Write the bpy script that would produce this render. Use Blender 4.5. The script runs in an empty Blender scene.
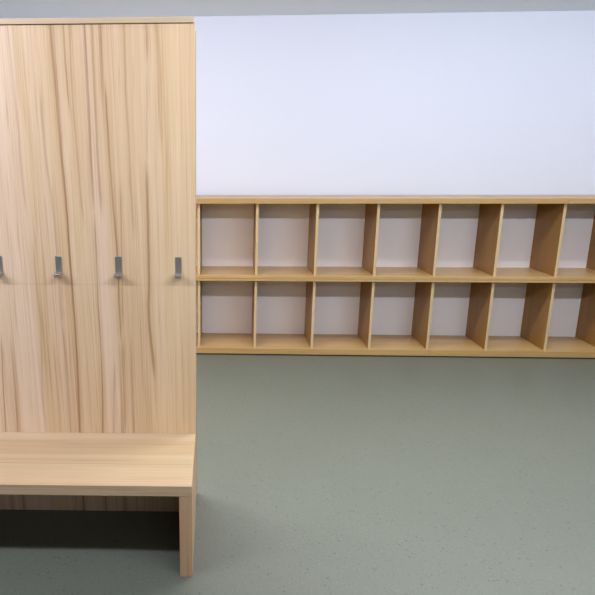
import bpy, bmesh, math
from mathutils import Vector, Matrix

scene = bpy.context.scene
COL = scene.collection


# ------------------------------------------------------------------ colours
def lin(r, g, b):
    def f(c):
        c /= 255.0
        return c / 12.92 if c <= 0.04045 else ((c + 0.055) / 1.055) ** 2.4
    return (f(r), f(g), f(b), 1.0)


# ------------------------------------------------------------------ node helper
class NT:
    def __init__(self, name):
        self.m = bpy.data.materials.new(name)
        self.m.use_nodes = True
        self.t = self.m.node_tree
        self.bsdf = self.t.nodes['Principled BSDF']

    def n(self, kind, **kw):
        nd = self.t.nodes.new(kind)
        for k, v in kw.items():
            setattr(nd, k, v)
        return nd

    def link(self, a, b):
        self.t.links.new(a, b)

    def _in(self, sock, v):
        if hasattr(v, 'is_output'):
            self.link(v, sock)
        else:
            sock.default_value = v

    def math(self, op, a, b=None, c=None, clamp=False):
        nd = self.n('ShaderNodeMath', operation=op, use_clamp=clamp)
        self._in(nd.inputs[0], a)
        if b is not None:
            self._in(nd.inputs[1], b)
        if c is not None:
            self._in(nd.inputs[2], c)
        return nd.outputs[0]

    def remap(self, v, a, b, c, d, smooth=False):
        nd = self.n('ShaderNodeMapRange', clamp=True)
        nd.interpolation_type = 'SMOOTHSTEP' if smooth else 'LINEAR'
        self._in(nd.inputs['Value'], v)
        for k, x in zip(('From Min', 'From Max', 'To Min', 'To Max'), (a, b, c, d)):
            nd.inputs[k].default_value = x
        return nd.outputs[0]

    def mix(self, fac, a, b, blend='MIX'):
        nd = self.n('ShaderNodeMix', data_type='RGBA', blend_type=blend)
        self._in(nd.inputs[0], fac)
        self._in(nd.inputs[6], a)
        self._in(nd.inputs[7], b)
        return nd.outputs[2]

    def xyz(self, x, y, z):
        nd = self.n('ShaderNodeCombineXYZ')
        for i, v in enumerate((x, y, z)):
            self._in(nd.inputs[i], v)
        return nd.outputs[0]

    def noise(self, vec, scale=1.0, detail=3.0, rough=0.5, dist=0.0):
        nd = self.n('ShaderNodeTexNoise')
        self.link(vec, nd.inputs['Vector'])
        nd.inputs['Scale'].default_value = scale
        nd.inputs['Detail'].default_value = detail
        nd.inputs['Roughness'].default_value = rough
        nd.inputs['Distortion'].default_value = dist
        return nd.outputs[0]

    def ramp(self, v, stops):
        nd = self.n('ShaderNodeValToRGB')
        self.link(v, nd.inputs[0])
        el = nd.color_ramp.elements
        while len(el) < len(stops):
            el.new(0.5)
        for e, (p, c) in zip(el, stops):
            e.position = p
            e.color = c
        return nd.outputs[0]


# ------------------------------------------------------------------ materials
def wood(name, along, pale, mid, dark, lean=0.0, stave=0.0, contrast=1.0, rough=0.4,
         streaks=None, seed=0.0):
    """ash veneer; along = grain axis 'X', 'Y' or 'Z' in object space"""
    w = NT(name)
    tc = w.n('ShaderNodeTexCoord')
    sp = w.n('ShaderNodeSeparateXYZ')
    w.link(tc.outputs['Object'], sp.inputs[0])
    X, Y, Z = sp.outputs
    if along == 'Z':
        g, c, d = Z, X, Y
    elif along == 'X':
        g, c, d = X, Y, Z
    else:
        g, c, d = Y, X, Z
    if along == 'X':
        c = w.math('ADD', c, w.math('MULTIPLY', d, 0.83))
    else:
        c = w.math('ADD', c, w.math('MULTIPLY', d, 0.91))
    oi = w.n('ShaderNodeObjectInfo')
    off = w.math('MULTIPLY_ADD', oi.outputs['Random'], 17.0 if streaks is None else 0.0, seed)
    c2 = w.math('ADD', w.math('MULTIPLY_ADD', g, lean, c), off)
    broad = w.noise(w.xyz(w.math('MULTIPLY', c2, 13.0), w.math('MULTIPLY', g, 0.55), off), 1.0, 3.0, 0.55, 0.2)
    line = w.noise(w.xyz(w.math('MULTIPLY', c2, 95.0), w.math('MULTIPLY', g, 1.1), off), 1.0, 3.0, 0.6)
    fine = w.noise(w.xyz(w.math('MULTIPLY', c2, 420.0), w.math('MULTIPLY', g, 5.0), off), 1.0, 2.0, 0.5)
    v = w.math('MULTIPLY_ADD', w.math('SUBTRACT', broad, 0.5), 0.9 * contrast, 0.45)
    v = w.math('MULTIPLY_ADD', w.math('SUBTRACT', line, 0.5), 0.75 * contrast, v)
    v = w.math('MULTIPLY_ADD', w.math('SUBTRACT', fine, 0.5), 0.45 * contrast, v)
    ring = w.noise(w.xyz(w.math('MULTIPLY', c2, 46.0), w.math('MULTIPLY', g, 0.35), w.math('ADD', off, 9.0)), 1.0, 2.0, 0.6)
    pore = w.remap(w.math('PINGPONG', w.math('MULTIPLY', ring, 7.0), 0.5), 0.0, 0.16, 0.26 * contrast, 0.0, True)
    v = w.math('ADD', v, pore)
    if stave:
        cell = w.math('FLOOR', w.math('DIVIDE', c2, stave))
        wn = w.n('ShaderNodeTexWhiteNoise', noise_dimensions='1D')
        w.link(cell, wn.inputs['W'])
        v = w.math('MULTIPLY_ADD', w.math('SUBTRACT', wn.outputs['Value'], 0.5), 0.42, v)
    col = w.ramp(v, [(0.12, pale), (0.5, mid), (0.95, dark)])
    if streaks:
        zz = w.remap(Z, 0.3, 2.0, 0.0, 1.0)
        wob = w.math('MULTIPLY', w.math('SUBTRACT', w.noise(w.xyz(0.0, 0.0, Z), 9.0, 3.0), 0.5), 0.006)
        xw = w.math('ADD', X, wob)
        stripe = w.remap(w.noise(w.xyz(w.math('MULTIPLY', w.math('MULTIPLY_ADD', Z, 0.012, X), 230.0), w.math('MULTIPLY', Z, 1.2), 3.0), 1.0, 2.0), 0.35, 0.62, 0.35, 1.0, True)
        total = None
        halo = None
        along = w.remap(w.noise(w.xyz(w.math('MULTIPLY', X, 30.0), 0.0, w.math('MULTIPLY', Z, 2.2)), 1.0, 2.0), 0.3, 0.6, 0.45, 1.0, True)
        for nm, pts, wd, amt in streaks:
            fc = w.n('ShaderNodeFloatCurve')
            w.link(zz, fc.inputs['Value'])
            cu = fc.mapping.curves[0]
            q = sorted(((z - 0.3) / 1.7, x + 1.0) for x, z in pts)
            q = [(min(max(a, 0.0), 1.0), b) for a, b in q]
            cp = cu.points
            cp[0].location = q[0]
            cp[1].location = q[-1]
            for a in q[1:-1]:
                cp.new(*a)
            fc.mapping.update()
            dx = w.math('ABSOLUTE', w.math('SUBTRACT', w.math('ADD', xw, 1.0), fc.outputs[0]))
            prof = w.remap(dx, wd * 0.25, wd * 0.85, 1.0, 0.0, True)
            soft = w.remap(dx, wd * 0.5, wd + 0.016, 1.0, 0.0, True)
            z0, z1 = min(z for x, z in pts), max(z for x, z in pts)
            parts = [prof]
            if z1 < 1.9:
                parts.append(w.remap(Z, z1 - 0.09, z1 + 0.03, 1.0, 0.0, True))
            if z0 > 0.45:
                parts.append(w.remap(Z, z0 - 0.03, z0 + 0.09, 0.0, 1.0, True))
            if wd > 0.009:
                parts.append(stripe)
            r = w.math('MULTIPLY', parts[0], amt)
            h = w.math('MULTIPLY', soft, amt)
            for pz in parts[1:]:
                r = w.math('MULTIPLY', r, pz)
                h = w.math('MULTIPLY', h, pz)
            halo = h if halo is None else w.math('MAXIMUM', halo, h)
            total = r if total is None else w.math('MAXIMUM', total, r)
        # wide natural tone bands: pinkish sapwood, tan, yellowish towards the free end
        band = w.noise(w.xyz(w.math('MULTIPLY', w.math('MULTIPLY_ADD', Z, 0.03, X), 11.0), 4.0, w.math('MULTIPLY', Z, 0.25)), 1.0, 1.0)
        tint = w.mix(w.remap(band, 0.42, 0.58, 0.0, 1.0, True), lin(252, 241, 235), lin(246, 234, 216))
        tint = w.mix(w.remap(X, -0.28, -0.06, 0.0, 0.8, True), tint, lin(249, 236, 211))
        edge = w.remap(w.math('MULTIPLY_ADD', Z, 0.035, X), -0.62, -0.60, 0.55, 0.0, True)
        tint = w.mix(edge, tint, lin(255, 247, 245))
        col = w.mix(1.0, col, tint, 'MULTIPLY')
        hl = w.math('MULTIPLY', halo, w.math('MULTIPLY_ADD', stripe, 0.28, 0.02))
        col = w.mix(hl, col, STREAK)
        col = w.mix(w.math('MULTIPLY', w.math('MULTIPLY', total, along), 0.8), col, STREAK)
        # the dull line that hanging things have rubbed across the boards below the hooks
        rub = w.remap(w.math('ABSOLUTE', w.math('SUBTRACT', Z, 1.013)), 0.0005, 0.005, 0.10, 0.0, True)
        rub = w.math('MULTIPLY', rub, w.remap(w.noise(w.xyz(w.math('MULTIPLY', X, 9.0), 0.0, 1.0), 1.0, 2.0), 0.4, 0.6, 0.2, 1.0))
        col = w.mix(rub, col, lin(120, 108, 100))
    if along == 'X' and stave:
        # one darker stave and the glue line between two staves of the seat
        tan = w.math('MULTIPLY', w.remap(Y, -0.19, -0.180, 0.0, 1.0, True), w.remap(Y, -0.074, -0.066, 1.0, 0.0, True))
        col = w.mix(w.math('MULTIPLY', tan, 0.45), col, w.mix(1.0, col, lin(236, 226, 214), 'MULTIPLY'))
        glue = w.remap(w.math('ABSOLUTE', w.math('SUBTRACT', w.math('MULTIPLY_ADD', X, 0.004, Y), -0.255)), 0.001, 0.0045, 0.5, 0.0, True)
        col = w.mix(glue, col, dark)
    w.link(col, w.bsdf.inputs['Base Color'])
    w.bsdf.inputs['Roughness'].default_value = rough
    w.bsdf.inputs['Specular IOR Level'].default_value = 0.35
    bp = w.n('ShaderNodeBump')
    bp.inputs['Strength'].default_value = 0.05
    bp.inputs['Distance'].default_value = 0.001
    w.link(fine, bp.inputs['Height'])
    w.link(bp.outputs[0], w.bsdf.inputs['Normal'])
    return w.m


STREAK = lin(158, 112, 68)
PALE, MID, DARK = lin(240, 224, 205), lin(226, 203, 177), lin(190, 155, 120)
STREAKS = [
('main', [(-0.5122, 1.9661), (-0.5061, 1.7774), (-0.5037, 1.6375), (-0.4974, 1.4931), (-0.4904, 1.287), (-0.4887, 1.1114), (-0.484, 0.9085), (-0.4833, 0.6968), (-0.4879, 0.3753)], 0.0067, 0.95),
('mainb', [(-0.5014, 1.966), (-0.4987, 1.7773), (-0.4962, 1.6374), (-0.4936, 1.4931)], 0.004, 0.6),
('l1', [(-0.6672, 1.9676), (-0.6625, 1.8469), (-0.6589, 1.7089), (-0.656, 1.6026), (-0.655, 1.4197), (-0.6457, 1.2872)], 0.0032, 0.45),
('l2', [(-0.6491, 1.9674), (-0.6469, 1.8127), (-0.643, 1.6737)], 0.0032, 0.4),
('l3', [(-0.6293, 1.1903), (-0.6288, 1.031), (-0.623, 0.8243), (-0.6337, 0.6085), (-0.6326, 0.3739)], 0.006, 0.35),
('m4', [(-0.4658, 1.9591), (-0.4637, 1.8113), (-0.4579, 1.6549)], 0.0056, 0.6),
('m5', [(-0.4433, 1.9124), (-0.4456, 1.7424), (-0.444, 1.6372), (-0.4368, 1.4929), (-0.4331, 1.344), (-0.4265, 1.2485)], 0.0052, 0.5),
('m6', [(-0.39, 1.965), (-0.3886, 1.7765), (-0.3881, 1.6369), (-0.3893, 1.456), (-0.3858, 1.2869)], 0.0103, 0.85),
('m6b', [(-0.3849, 1.306), (-0.384, 1.0716), (-0.3852, 0.8672), (-0.3827, 0.7403), (-0.3902, 0.3762)], 0.0048, 0.9),
('r7a', [(-0.3623, 1.945), (-0.3625, 1.7071), (-0.3611, 1.4926), (-0.3549, 1.2868)], 0.0079, 0.6),
('r7b', [(-0.3327, 1.9645), (-0.3358, 1.8104), (-0.3345, 1.6719)], 0.0159, 0.6),
('r7c', [(-0.3227, 1.7761), (-0.3211, 1.6365), (-0.3165, 1.4741), (-0.3109, 1.3249), (-0.302, 1.1511), (-0.3015, 0.9502), (-0.3002, 0.7621)], 0.0052, 0.9),
('r7d', [(-0.2807, 1.4186), (-0.2822, 1.2676), (-0.2853, 1.0717), (-0.2899, 0.8257)], 0.0056, 0.5),
('g8', [(-0.2467, 1.9637), (-0.2472, 1.8437), (-0.2482, 1.7064), (-0.2443, 1.6005), (-0.24, 1.3812), (-0.2344, 1.1902)], 0.0071, 0.4),
('d9', [(-0.1681, 1.963), (-0.1663, 1.8934), (-0.168, 1.8261)], 0.006, 0.8),
('d9b', [(-0.168, 1.8261), (-0.1727, 1.6357), (-0.1767, 1.4736)], 0.0028, 0.4),
('d9c', [(-0.18, 1.492), (-0.179, 1.3811), (-0.1789, 1.229), (-0.1798, 1.0318), (-0.1838, 0.8679), (-0.1746, 0.7414), (-0.1652, 0.6116)], 0.0087, 0.75),
('d10', [(-0.1324, 1.9627), (-0.1241, 1.8427), (-0.1232, 1.7056), (-0.1229, 1.5281)], 0.0119, 0.45),
('b11', [(-0.2946, 0.8046), (-0.2973, 0.6107), (-0.3055, 0.3769)], 0.0198, 0.7),
('b11b', [(-0.2575, 0.8258), (-0.2601, 0.611), (-0.2589, 0.3774)], 0.0099, 0.45),
('b11c', [(-0.3271, 0.6976), (-0.338, 0.5218), (-0.3436, 0.3766)], 0.0079, 0.4),
('b12', [(-0.7883, 0.8025), (-0.7966, 0.6075), (-0.8036, 0.3723)], 0.0044, 0.8),
('b13', [(-0.7514, 0.8026), (-0.7488, 0.6298), (-0.7522, 0.3728)], 0.0067, 0.55),
('b15', [(-0.5349, 0.8667), (-0.5287, 0.6965), (-0.5261, 0.3749)], 0.0079, 0.35),
('v1', [(-0.5612, 1.7777), (-0.5594, 1.5299), (-0.5434, 1.3062), (-0.5361, 1.1114), (-0.5334, 0.8247)], 0.0087, 0.35),

]
M = {}
M['panel'] = wood('ash_veneer_with_brown_heartwood', 'Z', PALE, MID, DARK, lean=0.012, contrast=0.72, streaks=STREAKS, seed=2.0)
M['seat'] = wood('ash_seat_boards', 'X', lin(209, 186, 157), lin(199, 174, 141), lin(170, 137, 101), stave=0.085, contrast=0.6, rough=0.38, seed=5.3)
M['upright'] = wood('ash_upright', 'Z', lin(206, 175, 141), lin(194, 159, 123), lin(168, 127, 89), contrast=0.7, seed=1.0)
M['shelf'] = wood('ash_shelf_boards', 'X', lin(195, 165, 117), lin(185, 151, 100), lin(161, 123, 72), contrast=0.7, rough=0.3, seed=8.0)
M['edge'] = wood('ash_edge_strip', 'Z', lin(216, 193, 154), lin(204, 177, 136), lin(184, 152, 108), contrast=0.5, seed=6.0)
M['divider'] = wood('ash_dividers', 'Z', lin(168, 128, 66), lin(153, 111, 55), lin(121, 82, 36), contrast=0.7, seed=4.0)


def plaster(name, c, rough=0.85):
    w = NT(name)
    tc = w.n('ShaderNodeTexCoord')
    nz = w.noise(tc.outputs['Object'], 260.0, 3.0)
    w.bsdf.inputs['Base Color'].default_value = c
    w.bsdf.inputs['Roughness'].default_value = rough
    w.bsdf.inputs['Specular IOR Level'].default_value = 0.2
    bp = w.n('ShaderNodeBump')
    bp.inputs['Strength'].default_value = 0.06
    bp.inputs['Distance'].default_value = 0.001
    w.link(nz, bp.inputs['Height'])
    w.link(bp.outputs[0], w.bsdf.inputs['Normal'])
    return w.m


M['wall'] = plaster('white_wall_paint', lin(224, 229, 247))
M['far_wall'] = plaster('grey_wall_paint', lin(150, 148, 144))
M['ceiling'] = plaster('white_ceiling_paint', lin(241, 248, 255))
M['white_board'] = plaster('white_back_board', lin(244, 240, 243), 0.6)
M['dark_gap'] = plaster('dark_plinth', lin(70, 62, 52), 0.8)


def floor_mat():
    w = NT('grey_green_linoleum')
    tc = w.n('ShaderNodeTexCoord')
    P = tc.outputs['Object']
    cloud = w.noise(P, 3.0, 4.0, 0.6)
    mott = w.noise(P, 90.0, 3.0, 0.6)
    base = w.mix(cloud, lin(100, 104, 95), lin(106, 109, 100))
    base = w.mix(w.remap(mott, 0.35, 0.65, 0.0, 0.35), base, lin(93, 97, 88))

    def specks(scale, thr, seed):
        vo = w.n('ShaderNodeTexVoronoi')
        mp = w.n('ShaderNodeMapping')
        mp.inputs['Location'].default_value = (seed, seed * 0.7, 0)
        w.link(P, mp.inputs[0])
        w.link(mp.outputs[0], vo.inputs['Vector'])
        vo.inputs['Scale'].default_value = scale
        sep = w.n('ShaderNodeSeparateColor')
        w.link(vo.outputs['Color'], sep.inputs[0])
        pick = w.math('GREATER_THAN', sep.outputs[0], thr)
        return w.math('MULTIPLY', pick, w.remap(vo.outputs['Distance'], 0.18, 0.4, 1.0, 0.0))
    base = w.mix(w.math('MULTIPLY', specks(95.0, 0.70, 0.0), 0.55), base, lin(76, 81, 75))
    base = w.mix(w.math('MULTIPLY', specks(90.0, 0.86, 3.1), 0.5), base, lin(121, 124, 118))
    base = w.mix(w.math('MULTIPLY', specks(60.0, 0.93, 7.7), 0.65), base, lin(72, 76, 73))
    w.link(base, w.bsdf.inputs['Base Color'])
    w.bsdf.inputs['Roughness'].default_value = 0.42
    w.bsdf.inputs['Specular IOR Level'].default_value = 0.4
    bp = w.n('ShaderNodeBump')
    bp.inputs['Strength'].default_value = 0.08
    bp.inputs['Distance'].default_value = 0.002
    w.link(mott, bp.inputs['Height'])
    w.link(bp.outputs[0], w.bsdf.inputs['Normal'])
    return w.m


M['floor'] = floor_mat()


def steel():
    w = NT('brushed_steel')
    tc = w.n('ShaderNodeTexCoord')
    sp = w.n('ShaderNodeSeparateXYZ')
    w.link(tc.outputs['Object'], sp.inputs[0])
    X, Y, Z = sp.outputs
    br = w.noise(w.xyz(w.math('MULTIPLY', X, 1500.0), Y, w.math('MULTIPLY', Z, 30.0)), 1.0, 2.0)
    w.link(w.mix(br, lin(150, 146, 143), lin(186, 182, 178)), w.bsdf.inputs['Base Color'])
    w.bsdf.inputs['Metallic'].default_value = 0.8
    w.bsdf.inputs['Roughness'].default_value = 0.42
    return w.m


M['steel'] = steel()


# ------------------------------------------------------------------ mesh helpers
def box_bm(x0, x1, y0, y1, z0, z1, bevel=0.0015, seg=2, bm=None):
    own = bm is None
    if own:
        bm = bmesh.new()
    r = bmesh.ops.create_cube(bm, size=1.0)
    for v in r['verts']:
        v.co = Vector(((x0 + x1) / 2 + v.co.x * (x1 - x0), (y0 + y1) / 2 + v.co.y * (y1 - y0), (z0 + z1) / 2 + v.co.z * (z1 - z0)))
    if bevel:
        es = list({e for v in r['verts'] for e in v.link_edges})
        bmesh.ops.bevel(bm, geom=es, offset=bevel, segments=seg, affect='EDGES', profile=0.5)
    return bm


def prism_x(profile, x0, x1):
    """closed (y, z) profile swept along X"""
    bm = bmesh.new()
    a = [bm.verts.new((x0, y, z)) for y, z in profile]
    b = [bm.verts.new((x1, y, z)) for y, z in profile]
    n = len(profile)
    for i in range(n):
        bm.faces.new((a[i], a[(i + 1) % n], b[(i + 1) % n], b[i]))
    bm.faces.new(a[::-1])
    bm.faces.new(b)
    bmesh.ops.recalc_face_normals(bm, faces=bm.faces)
    return bm


def obj(name, bm, mat, parent=None, loc=(0, 0, 0), lean=0.0):
    for v in bm.verts:
        v.co.x += lean * v.co.z
    me = bpy.data.meshes.new(name)
    bm.to_mesh(me)
    bm.free()
    me.materials.append(mat)
    o = bpy.data.objects.new(name, me)
    o.location = loc
    COL.objects.link(o)
    o.parent = parent
    return o


def thing(name, label, cat, loc=(0, 0, 0), rz=0.0, group=None):
    o = bpy.data.objects.new(name, None)
    o.empty_display_size = 0.2
    o.location = loc
    o.rotation_euler = (0, 0, rz)
    o['label'] = label
    o['category'] = cat
    if group:
        o['group'] = group
    COL.objects.link(o)
    return o


def struct(name, bm, mat):
    o = obj(name, bm, mat)
    o['kind'] = 'structure'
    return o


# ------------------------------------------------------------------ dimensions
YS, DEP = 4.278, 0.391            # shelf front, shelf depth
YW = YS + DEP + 0.006             # back wall
CEIL = 2.524
XL, XR_, YB = -6.5, 7.5, -7.0     # rest of the room

# ------------------------------------------------------------------ room
struct('floor', box_bm(XL - .1, XR_ + .1, YB - .1, YW + .1, -0.1, 0.0, 0), M['floor'])
struct('ceiling', box_bm(XL - .1, XR_ + .1, YB - .1, YW + .1, CEIL, CEIL + 0.1, 0), M['ceiling'])
struct('wall_back', box_bm(XL - .1, XR_ + .1, YW, YW + 0.1, 0.0, CEIL, 0), M['wall'])
struct('wall_left', box_bm(XL - .1, XL, YB, YW, 0.0, CEIL, 0), M['far_wall'])
struct('wall_right', box_bm(XR_, XR_ + .1, YB, YW, 0.0, CEIL, 0), M['far_wall'])
struct('wall_front', box_bm(XL - .1, XR_ + .1, YB - .1, YB, 0.0, CEIL, 0), M['far_wall'])

# ------------------------------------------------------------------ cubby shelf
S, X0 = 0.4415, -0.2083
K0, K1 = -1, 8
ZT2, ZT1 = 1.1702, 1.2082
ZM2, ZM1 = 0.5907, 0.6332
ZB2, ZB1 = 0.012, 0.0581
T = 0.019
REC = 0.026
xa, xb = X0 + K0 * S - T / 2, X0 + K1 * S + T / 2
shelf = thing('cubby_shelf', 'long low light wooden shelf with two rows of open cubbies along the white wall', 'shelf', (0, YS, 0))
xj = X0 + 6 * S + 0.002           # joint where the long boards butt together


def board(name, z0, z1, joint, groove=None):
    for a, b in ((xa, joint - 0.0004), (joint + 0.0004, xb)):
        if groove:
            e = 0.0016
            prof = [(e, z0), (0, z0 + e), (0, groove - e), (0.005, groove), (0, groove + e), (0, z1 - e), (e, z1), (DEP, z1), (DEP, z0)]
            obj(name, prism_x(prof, a, b), M['shelf'], shelf)
        else:
            obj(name, box_bm(a, b, 0, DEP, z0, z1, 0.0012), M['shelf'], shelf)


board('top_board', ZT2, ZT1, xj)
board('middle_board', ZM2, ZM1, xj, ZM2 + 0.019)
board('bottom_board', ZB2, ZB1, X0 + 4 * S + 0.012)
obj('plinth', box_bm(xa + 0.02, xb - 0.02, 0.005, DEP - 0.02, 0.0, ZB2, 0), M['dark_gap'], shelf)
FIX = {0: 0.007}
for k in range(K0, K1 + 1):
    xc = X0 + k * S + FIX.get(k, 0.0)
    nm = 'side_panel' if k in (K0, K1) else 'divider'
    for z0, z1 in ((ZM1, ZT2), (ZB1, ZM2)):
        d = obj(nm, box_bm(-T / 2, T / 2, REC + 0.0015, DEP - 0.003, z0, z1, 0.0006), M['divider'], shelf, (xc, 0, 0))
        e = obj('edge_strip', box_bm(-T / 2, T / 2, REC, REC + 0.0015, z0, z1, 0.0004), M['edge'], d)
        e['label'] = 'pale edge strip'
for z0, z1 in ((ZM1, ZT2), (ZB1, ZM2)):
    o = obj('back_panel', box_bm(xa + T, xb - T, DEP - 0.003, DEP + 0.002, z0, z1, 0), M['white_board'], shelf)
    o['label'] = 'white back panel'

# ------------------------------------------------------------------ coat rack bench
RX, RY, RZ = -0.1208, 2.2173, math.radians(1.213)
rack = thing('coat_rack_bench', 'tall light wooden coat rack with steel hooks and a low bench at its foot', 'coat rack', (RX, RY, 0), RZ)
XL2 = -1.52                        # left end, outside the frame
SEAT1, SEAT2, SD = 0.3728, 0.3323, 0.4023
PT, CT = 1.9646, 1.9842
BD = 0.15                          # depth of the tall part
LEG = 0.0459
LEAN = 0.0027                     # the tall part stands a hair out of plumb
obj('front_panel', box_bm(XL2, 0, 0, 0.019, 0, PT, 0.0008), M['panel'], rack, lean=LEAN)
obj('rear_panel', box_bm(XL2, 0, BD - 0.019, BD, 0, PT, 0.0008), M['upright'], rack, lean=LEAN)
obj('side_panel', box_bm(-0.021, -0.002, 0.019, BD - 0.019, 0, PT, 0.0008), M['upright'], rack, lean=LEAN)
obj('side_panel', box_bm(XL2 + 0.002, XL2 + 0.021, 0.019, BD - 0.019, 0, PT, 0.0008), M['upright'], rack, lean=LEAN)
obj('top_board', box_bm(XL2, -0.003, -0.008, BD + 0.008, PT + 0.0006, CT, 0.001), M['seat'], rack, lean=LEAN)
obj('seat', box_bm(XL2, 0, -SD, 0, SEAT2, SEAT1, 0.0012), M['seat'], rack)
obj('bench_leg', box_bm(-LEG, 0, -SD + 0.001, 0, 0, SEAT2, 0.0012), M['upright'], rack)
obj('bench_leg', box_bm(XL2, XL2 + LEG, -SD + 0.001, 0, 0, SEAT2, 0.0012), M['upright'], rack)


def make_hook():
    """steel coat hook: upright plate, an arm standing out at its foot, a little upturned tip"""
    plate = obj('hook', box_bm(-0.0118, 0.0118, -0.004, 0, -0.036, 0.030, 0.0010), M['steel'], rack)
    bm = prism_x([(-0.001, -0.049), (-0.001, -0.034), (-0.043, -0.034), (-0.045, -0.036), (-0.045, -0.039), (-0.030, -0.050)],
                 -0.0125, 0.0125)
    bmesh.ops.bevel(bm, geom=list(bm.edges), offset=0.0005, segments=1, affect='EDGES')
    arm = obj('peg', bm, M['steel'], plate)
    return plate, arm


HX, HS, HZ = -0.0631, 0.2354, 1.0935
plate, arm = make_hook()
plate.location = (HX, 0, HZ)
plate['label'] = 'brushed steel coat hook'
for k in range(1, 6):
    p = plate.copy()
    COL.objects.link(p)
    p.location = (HX - k * HS, 0, HZ + 0.0017 * k)
    a = arm.copy()
    COL.objects.link(a)
    a.parent = p


# ------------------------------------------------------------------ light: long linear ceiling lamps, running along the room's width
def linear_lamp(y, power_wall, power_room, x0, x1, colour):
    """one long lamp: a lit face looking down towards the back wall and one looking down into the room"""
    for side, power in ((1, power_wall), (-1, power_room)):
        if not power:
            continue
        l = bpy.data.lights.new('linear_ceiling_lamp', 'AREA')
        l.shape = 'RECTANGLE'
        l.size = x1 - x0
        l.size_y = 0.09
        l.energy = power
        l.color = colour
        o = bpy.data.objects.new('linear_ceiling_lamp', l)
        o.location = ((x0 + x1) / 2, y + side * 0.035, CEIL - 0.06)
        o.rotation_euler = (math.radians(42) * side, 0, 0)
        COL.objects.link(o)


# row nearest the wall, then the row over the bench, then one far back in the room
Z0 = 0.0
DAY, NEUTRAL = (0.94, 0.98, 1.08), (0.985, 0.98, 0.95)
linear_lamp(3.27, Z0, 45, -2.4, -1.2, NEUTRAL)
linear_lamp(3.27, 6.0, 46, -1.2, 0.0, NEUTRAL)
linear_lamp(3.27, 10, 60, 0.6, 3.0, NEUTRAL)
linear_lamp(3.27, 11, 5, 3.0, 5.4, NEUTRAL)
linear_lamp(0.82, 35, Z0, -4.3, -2.4, DAY)
linear_lamp(0.82, 29, Z0, -2.4, -1.2, DAY)
linear_lamp(0.82, 49, Z0, 0.0, 3.0, DAY)
linear_lamp(-1.8, 24, Z0, 0.0, 5.0, DAY)

w = bpy.data.worlds.new('World')
scene.world = w
w.use_nodes = True
w.node_tree.nodes['Background'].inputs[0].default_value = (0.8, 0.85, 1, 1)
w.node_tree.nodes['Background'].inputs[1].default_value = 0.0

# ------------------------------------------------------------------ camera
FOC, CX = 576.55, 198.34
pitch, yaw, roll = (math.radians(a) for a in (13.6428, 2.7443, -0.224))
R = Vector((math.cos(yaw), math.sin(yaw), 0))
F0 = Vector((-math.sin(yaw), math.cos(yaw), 0))
F = F0 * math.cos(pitch) - Vector((0, 0, 1)) * math.sin(pitch)
U = F0 * math.sin(pitch) + Vector((0, 0, 1)) * math.cos(pitch)
R2 = R * math.cos(roll) + U * math.sin(roll)
U2 = -R * math.sin(roll) + U * math.cos(roll)
cam = bpy.data.cameras.new('camera')
cam.sensor_width = 36.0
cam.sensor_fit = 'HORIZONTAL'
cam.lens = FOC / 595.0 * 36.0
cam.shift_x = (297.5 - CX) / 595.0
cam.clip_start = 0.05
co = bpy.data.objects.new('camera', cam)
m = Matrix((R2, U2, -F)).transposed().to_4x4()
m.translation = Vector((0, 0, 1.5))
co.matrix_world = m
COL.objects.link(co)
scene.camera = co

vs = scene.view_settings
vs.view_transform = 'Standard'
vs.look = 'None'
vs.gamma = 1.0
vs.use_curve_mapping = False
vs.exposure = 0.0
